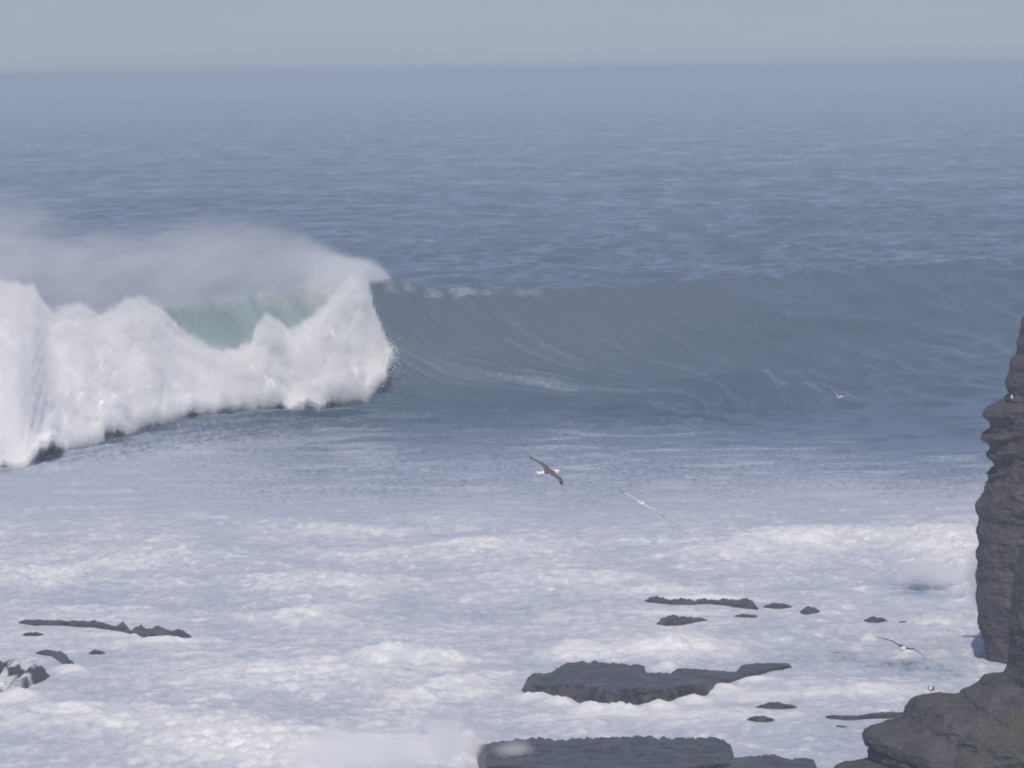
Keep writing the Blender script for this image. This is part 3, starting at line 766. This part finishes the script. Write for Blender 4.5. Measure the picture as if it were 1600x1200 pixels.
def inflate(name, outline_px, Y0, centre_px, Rf, Rb, mat, rings=90, per=2.2, amp=0.5, strata=0.3, seed=0.0, step_depth=None, **props):
    """rock mass whose outline seen from the shore is outline_px; it swells Rf metres towards us and Rb metres away"""
    pl = np.array(outline_px, float)
    d = np.r_[0, np.cumsum(np.hypot(*np.diff(np.r_[pl, pl[:1]], axis=0).T))]
    n = int(d[-1] / per); uu = np.linspace(0, d[-1], n, endpoint=False)
    px = np.interp(uu, d, np.r_[pl[:, 0], pl[0, 0]]); py = np.interp(uu, d, np.r_[pl[:, 1], pl[0, 1]])
    ox, oy, oz = at_depth(px, py, Y0)
    cx, cy_, cz = at_depth(*centre_px, Y0)
    ang = np.linspace(-1, 1, 2 * rings + 1)[:, None]
    sc = np.cos(ang * math.pi / 2) ** 0.85; sc = np.maximum(sc, 0.002)
    dep = np.where(ang < 0, np.abs(np.sin(ang * math.pi / 2)) * -Rf, np.sin(ang * math.pi / 2) * Rb)
    X = cx + (ox - cx)[None, :] * sc; Z = cz + (oz - cz)[None, :] * sc; Y = Y0 + dep + 0 * X
    if step_depth is not None:
        Y = Y + step_depth(X, Z, ang)
    face = np.abs(np.sin(ang * math.pi / 2))
    big = fbm(X / 3.0 + seed, Y / 3.0, Z / 2.2, octaves=5, gain=0.55)
    lay = fbm(X / 5.0 + seed, Y / 5.0, Z / 0.55, octaves=3)
    blk = np.floor(fbm(X / 2.0 + seed, Y / 2.0, Z / 1.2 + 4, octaves=2) * 6) / 6
    crk = -np.abs(perlin(X / 1.7 + seed, Y / 1.7, Z / 0.9)) - 0.5 * np.abs(perlin(X / 0.7 + seed, Y / 0.7 + 3, Z / 0.35))
    nrm = np.sign(ang)
    Y = Y + nrm * face * (amp * 1.8 * big + strata * lay + amp * 1.2 * blk + amp * 1.6 * (crk + 0.35))
    sm = fbm(X / 0.5 + seed, Y / 0.5, Z / 0.35, octaves=3, gain=0.6)
    X = X + (0.10 + 0.12 * face) * sm + 0.35 * amp * face * big + 0.10 * np.floor(4 * perlin(Z / 0.5 + seed, X * 0 + 1.5)) / 4
    Z = Z + (0.05 + 0.08 * face) * fbm(X / 0.5 + 9, Y / 0.5, Z / 0.35 + seed, octaves=3, gain=0.6)
    me = mesh_from(name, np.stack([X, Y, Z], -1), grid_quads(2 * rings + 1, n, wrap=True)[:, ::-1], smooth=False)
    return link(name, me, mat, **props)

CL = [(1760, 440), (1660, 440), (1612, 474), (1600, 500), (1593, 535), (1590, 555), (1582, 566), (1575, 590), (1572, 602), (1578, 618), (1571, 623), (1575, 628), (1563, 632), (1552, 637), (1540, 643), (1537, 652), (1545, 658), (1549, 668), (1548, 677),
      (1536, 681), (1533, 688), (1545, 693), (1550, 700), (1548, 707), (1541, 712), (1545, 717), (1554, 725), (1557, 738), (1543, 744), (1546, 752), (1541, 762), (1543, 774), (1534, 785), (1527, 792), (1529, 812), (1531, 835), (1534, 850), (1528, 868), (1531, 885), (1526, 900),
      (1528, 930), (1531, 955), (1533, 985), (1538, 1005), (1542, 1022), (1546, 1036), (1546, 1075), (1560, 1110), (2300, 1110), (2300, 470)]
inflate('sea_cliff', CL, 308.0, (1980, 600), 5.0, 14.0, M_CLIFF, rings=110, per=2.4, amp=0.45, strata=0.35, seed=4.0,
        label='tall dark sea cliff with a jagged edge standing at the right edge', category='cliff')
LG = [(1290, 1215), (1305, 1196), (1318, 1190), (1345, 1187), (1356, 1184), (1356, 1170), (1360, 1166), (1352, 1160), (1350, 1150), (1352, 1141), (1362, 1134), (1376, 1130), (1388, 1125), (1400, 1122), (1408, 1117), (1413, 1108), (1420, 1096), (1428, 1088), (1442, 1085), (1455, 1083),
      (1465, 1081), (1476, 1083), (1490, 1084), (1500, 1083), (1503, 1077), (1515, 1073), (1530, 1064), (1541, 1054), (1556, 1051), (1570, 1050), (1574, 1040), (1576, 1024), (1578, 990), (1577, 960), (1581, 925), (1586, 895), (1593, 870), (1602, 848), (1630, 780), (1700, 700), (2200, 650), (2300, 1500), (1290, 1500)]
inflate('rock_ledge', LG, 256.0, (1830, 1300), 7.0, 3.5, M_LEDGE, rings=110, per=2.4, amp=0.30, strata=0.22, seed=14.0,
        label='near rock ledge with greenish faces, lower right corner, a gull standing on it', category='rock ledge')

# ------------------------------------------------------------------ gulls
def flat_mat(name, col, rough=0.7):
    m = NT(name)
    P = m.node('ShaderNodeTexCoord').outputs['Object']
    n = m.noise(P, 60, 3, 0.5)
    b = m.node('ShaderNodeBsdfPrincipled')
    m.set(b, Base_Color=m.mix(n, tuple(c * 0.88 for c in col), tuple(min(1, c * 1.1) for c in col)), Roughness=rough)
    m.l.new(b.outputs[0], m.out.inputs['Surface'])
    return m.m
G_WHITE = flat_mat('white_feathers', (0.78, 0.77, 0.74)); G_GREY = flat_mat('grey_feathers', (0.11, 0.107, 0.112)); G_BLACK = flat_mat('black_wing_tips', (0.03, 0.03, 0.035))
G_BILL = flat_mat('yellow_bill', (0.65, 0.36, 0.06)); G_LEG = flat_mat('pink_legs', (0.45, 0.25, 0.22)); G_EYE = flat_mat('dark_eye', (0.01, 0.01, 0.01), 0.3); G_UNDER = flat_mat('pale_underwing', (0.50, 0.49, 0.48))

def loft(rings, cap=True):
    """rings: list of (n, 3) arrays -> verts, quads, tris"""
    n = len(rings[0]); V = np.concatenate(rings); Q = grid_quads(len(rings), n, wrap=True); T = []
    if cap:
        for base, flip in ((0, True), ((len(rings) - 1) * n, False)):
            V = np.concatenate([V, V[base:base + n].mean(0)[None]]); c = len(V) - 1
            T += [((c, base + (i + 1) % n, base + i) if flip else (c, base + i, base + (i + 1) % n)) for i in range(n)]
    return V, Q, np.array(T)

def merge(parts):
    V, Q, T, o = [], [], [], 0
    for v, q, t in parts:
        V.append(v); Q.append(q + o); T.append(np.asarray(t).reshape(-1, 3) + o); o += len(v)
    return np.concatenate(V), np.concatenate(Q), np.concatenate(T).astype(int)

def body_rings(spec, n=18):
    out = []
    for (x, z, ry, rz) in spec:
        a = np.linspace(0, 2 * math.pi, n, endpoint=False)
        out.append(np.stack([np.full(n, x), ry * np.cos(a), z + rz * np.sin(a)], -1))
    return out

def fuse(name, parts, voxel):
    V, Q, T = merge(parts)
    me = mesh_from(name + '_raw', V, Q, tris=T)
    o = bpy.data.objects.new(name, me); COL.objects.link(o)
    md = o.modifiers.new('fuse', 'REMESH'); md.mode = 'VOXEL'; md.voxel_size = voxel; md.use_smooth_shade = True
    s2 = o.modifiers.new('soften', 'SMOOTH'); s2.iterations = 2; s2.factor = 0.4
    dg = bpy.context.evaluated_depsgraph_get(); dg.update()
    out = bpy.data.meshes.new_from_object(o.evaluated_get(dg)); out.name = name
    bpy.data.objects.remove(o); bpy.data.meshes.remove(me)
    return out

def wing(side, joints, nprof=14):
    """joints: (span y, forward x, up z, chord, thickness)"""
    rings = []
    for (y, x, z, c, t) in joints:
        a = np.linspace(0, 2 * math.pi, nprof, endpoint=False)
        cx = np.cos(a); th = np.sin(a)
        rings.append(np.stack([x + c * 0.5 * cx - c * 0.12, np.full(nprof, side * y), z + t * th * (0.75 + 0.35 * cx) - 0.04 * c * cx ** 2], -1))
    if side < 0: rings = [r[::-1] for r in rings]
    return loft(rings)

def flying_gull(label, pos, fwd, up, left_j, right_j, scale=1.0, group='gulls flying over the surf', underdark=False, pale=False):
    body = loft(body_rings([(0.30, 0.012, 0.012, 0.012), (0.27, 0.02, 0.036, 0.036), (0.235, 0.022, 0.044, 0.045), (0.19, 0.012, 0.046, 0.048), (0.13, 0.0, 0.062, 0.062), (0.05, -0.01, 0.078, 0.076),
                            (-0.05, -0.008, 0.074, 0.070), (-0.14, 0.0, 0.052, 0.046), (-0.20, 0.004, 0.045, 0.022), (-0.27, 0.006, 0.075, 0.010), (-0.31, 0.006, 0.085, 0.007)]))
    me = fuse('gull_body', [body, wing(1, left_j), wing(-1, right_j)], 0.009)
    n = len(me.polygons); c = np.zeros(n * 3); nr = np.zeros(n * 3)
    me.polygons.foreach_get('center', c); me.polygons.foreach_get('normal', nr); c = c.reshape(-1, 3); nr = nr.reshape(-1, 3)
    idx = np.zeros(n, int)
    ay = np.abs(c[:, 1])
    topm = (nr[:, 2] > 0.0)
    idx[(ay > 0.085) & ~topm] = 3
    idx[topm & (ay > 0.03) & (c[:, 0] > -0.16) & (c[:, 0] < 0.14)] = 1
    idx[topm & (ay <= 0.03) & (c[:, 0] > -0.14) & (c[:, 0] < 0.10)] = 1
    lead = np.interp(ay, [0.08, 0.3, 0.5, 0.7], [-0.09, -0.07, -0.13, -0.25])
    idx[topm & (ay > 0.10) & (c[:, 0] < lead - 0.0) & (ay < 0.5)] = 0      # white trailing edge
    idx[ay > 0.50] = 2
    if pale: idx[idx == 1] = 0
    if underdark: idx[idx == 1] = 2
    me.materials.clear()
    for mt in (G_WHITE, G_GREY, G_BLACK, G_UNDER): me.materials.append(mt)
    me.polygons.foreach_set('material_index', idx.astype(np.int32)); me.polygons.foreach_set('use_smooth', np.ones(n, bool)); me.update()
    root = bpy.data.objects.new('gull', None); COL.objects.link(root); root.empty_display_size = 0.2
    root['label'] = label; root['category'] = 'gull'; root['group'] = group
    link('body', me, None, root)
    bill = loft(body_rings([(0.29, 0.012, 0.010, 0.012), (0.33, 0.008, 0.007, 0.009), (0.355, 0.0, 0.003, 0.004)], 8))
    link('bill', mesh_from('gull_bill', bill[0], bill[1], tris=bill[2]), G_BILL, root)
    for s_ in (1, -1):
        e = loft(body_rings([(0.268, 0.034, 0.001, 0.001), (0.262, 0.034, 0.006, 0.006), (0.256, 0.034, 0.001, 0.001)], 8))
        e[0][:, 1] += s_ * 0.031
        link('eye', mesh_from('gull_eye', e[0], e[1], tris=e[2]), G_EYE, root)
    f = Vector(fwd).normalized(); upv = Vector(up); upv = (upv - f * upv.dot(f)).normalized(); l = upv.cross(f)
    root.matrix_world = Matrix(((f.x * scale, l.x * scale, upv.x * scale, pos[0]), (f.y * scale, l.y * scale, upv.y * scale, pos[1]), (f.z * scale, l.z * scale, upv.z * scale, pos[2]), (0, 0, 0, 1)))
    return root

def W_(tip_up=0.02, mid_up=0.05, sweep=-0.16, tip=0.69, droop=0.0):
    return [(0.0, 0.05, 0.02, 0.19, 0.026), (0.07, 0.055, 0.025, 0.19, 0.024), (0.16, 0.07, mid_up * 0.6, 0.175, 0.017), (0.27, 0.085, mid_up, 0.16, 0.013), (0.38, 0.06, mid_up + tip_up * 0.25, 0.145, 0.011),
            (0.50, 0.0, mid_up + tip_up * 0.55, 0.115, 0.009), (0.61, -0.075, mid_up + tip_up * 0.85 + droop, 0.075, 0.008), (tip, sweep, mid_up + tip_up + droop * 1.6, 0.022, 0.006)]
def at(px, py, Y):
    a = at_depth(px, py, Y); return (float(a[0]), float(a[1]), float(a[2]))
flying_gull('gull banking steeply, dark upper wings and bright white tail, leftmost of the flying gulls', at(857, 738.5, 168), (0.80, 0.60, 0.0), (0.42, -0.22, 0.88), W_(0.02, 0.03, sweep=-0.04), W_(0.02, 0.03, sweep=-0.04))
flying_gull('pale gull gliding edge on with thin outstretched wings above the foam line', at(1002, 788, 178), (0.10, -0.99, 0.02), (0.50, 0.05, 0.85), W_(-0.03, 0.04, droop=-0.02), W_(-0.02, 0.05, droop=0.03), pale=True)
flying_gull('smallest gull, flying with raised wings low over the dark water near the cliff', at(1312, 619, 300), (-0.35, 0.93, 0.05), (0.30, -0.32, 0.9), W_(0.34, 0.20, tip=0.58), W_(0.02, 0.16, tip=0.62), scale=1.0)
flying_gull('dark winged gull gliding with long bent wings just above the rock ledge', at(1409, 1012, 182), (0.12, -0.98, -0.10), (0.42, -0.22, 0.88), W_(-0.09, 0.09, droop=-0.02), W_(-0.06, 0.07, droop=-0.01), underdark=True)

def standing_gull(label, pos, yaw, scale, name='gull'):
    body = loft([np.stack([x + 0 * np.linspace(0, 1, 18), ry * np.cos(np.linspace(0, 2 * math.pi, 18, endpoint=False)), z + rz * np.sin(np.linspace(0, 2 * math.pi, 18, endpoint=False))], -1)
                 for (x, z, ry, rz) in [(0.14, 0.205, 0.02, 0.03), (0.12, 0.20, 0.062, 0.066), (0.06, 0.185, 0.088, 0.088), (-0.02, 0.175, 0.092, 0.085), (-0.10, 0.165, 0.075, 0.062), (-0.18, 0.155, 0.045, 0.034), (-0.26, 0.15, 0.025, 0.014)]])
    neck = loft([np.stack([cx + r * np.cos(np.linspace(0, 2 * math.pi, 14, endpoint=False)), r * 0.92 * np.sin(np.linspace(0, 2 * math.pi, 14, endpoint=False)), z + 0 * np.linspace(0, 1, 14)], -1)
                 for (cx, z, r) in [(0.09, 0.20, 0.055), (0.115, 0.25, 0.043), (0.13, 0.285, 0.037), (0.14, 0.32, 0.042), (0.145, 0.345, 0.038), (0.142, 0.368, 0.014)]])
    me = fuse('standing_gull_body', [body, neck], 0.008)
    me.materials.clear(); me.materials.append(G_WHITE)
    root = bpy.data.objects.new(name, None); COL.objects.link(root); root['label'] = label; root['category'] = 'gull'; root['group'] = 'gulls standing on the rocks'
    link('body', me, None, root)
    for s_ in (1, -1):
        a = np.linspace(0, 2 * math.pi, 12, endpoint=False)
        rings = [np.stack([x + 0 * a, s_ * (yy + t * np.cos(a)), z + rz * np.sin(a)], -1) for (x, yy, z, t, rz) in
                 [(0.12, 0.062, 0.20, 0.012, 0.02), (0.09, 0.082, 0.20, 0.02, 0.062), (0.0, 0.088, 0.19, 0.022, 0.078), (-0.10, 0.072, 0.178, 0.02, 0.055), (-0.20, 0.035, 0.165, 0.016, 0.03), (-0.31, 0.012, 0.155, 0.008, 0.012)]]
        wv = loft(rings if s_ > 0 else [r[::-1] for r in rings])
        link('folded_wing', mesh_from('gull_folded_wing', wv[0], wv[1], tris=wv[2]), G_GREY, root)
        a8 = np.linspace(0, 2 * math.pi, 8, endpoint=False)
        lg = loft([np.stack([0.0 + r * np.cos(a8) + fx, s_ * 0.035 + r * np.sin(a8), z + 0 * a8], -1) for (fx, z, r) in [(0.0, 0.13, 0.014), (0.005, 0.08, 0.006), (0.0, 0.012, 0.005), (0.015, 0.0, 0.016), (0.03, -0.01, 0.016)]])
        link('leg', mesh_from('gull_leg', lg[0], lg[1], tris=lg[2]), G_LEG, root)
    bl_ = loft([np.stack([x + 0 * a8, ry * np.cos(a8), z + ry * 1.2 * np.sin(a8)], -1) for (x, z, ry) in [(0.175, 0.335, 0.010), (0.21, 0.332, 0.007), (0.235, 0.325, 0.003)]])
    link('bill', mesh_from('gull_bill', bl_[0], bl_[1], tris=bl_[2]), G_BILL, root)
    root.location = pos; root.rotation_euler = (0, 0, yaw); root.scale = (scale,) * 3
    return root
standing_gull('gull standing on the top of the rock ledge, white breast between grey wings', at(1455, 1084, 255.6), math.radians(-104), 0.98)
standing_gull('tiny white gull perched in a notch of the tall cliff edge', at(1582, 625, 304.5), math.radians(-120), 0.6)
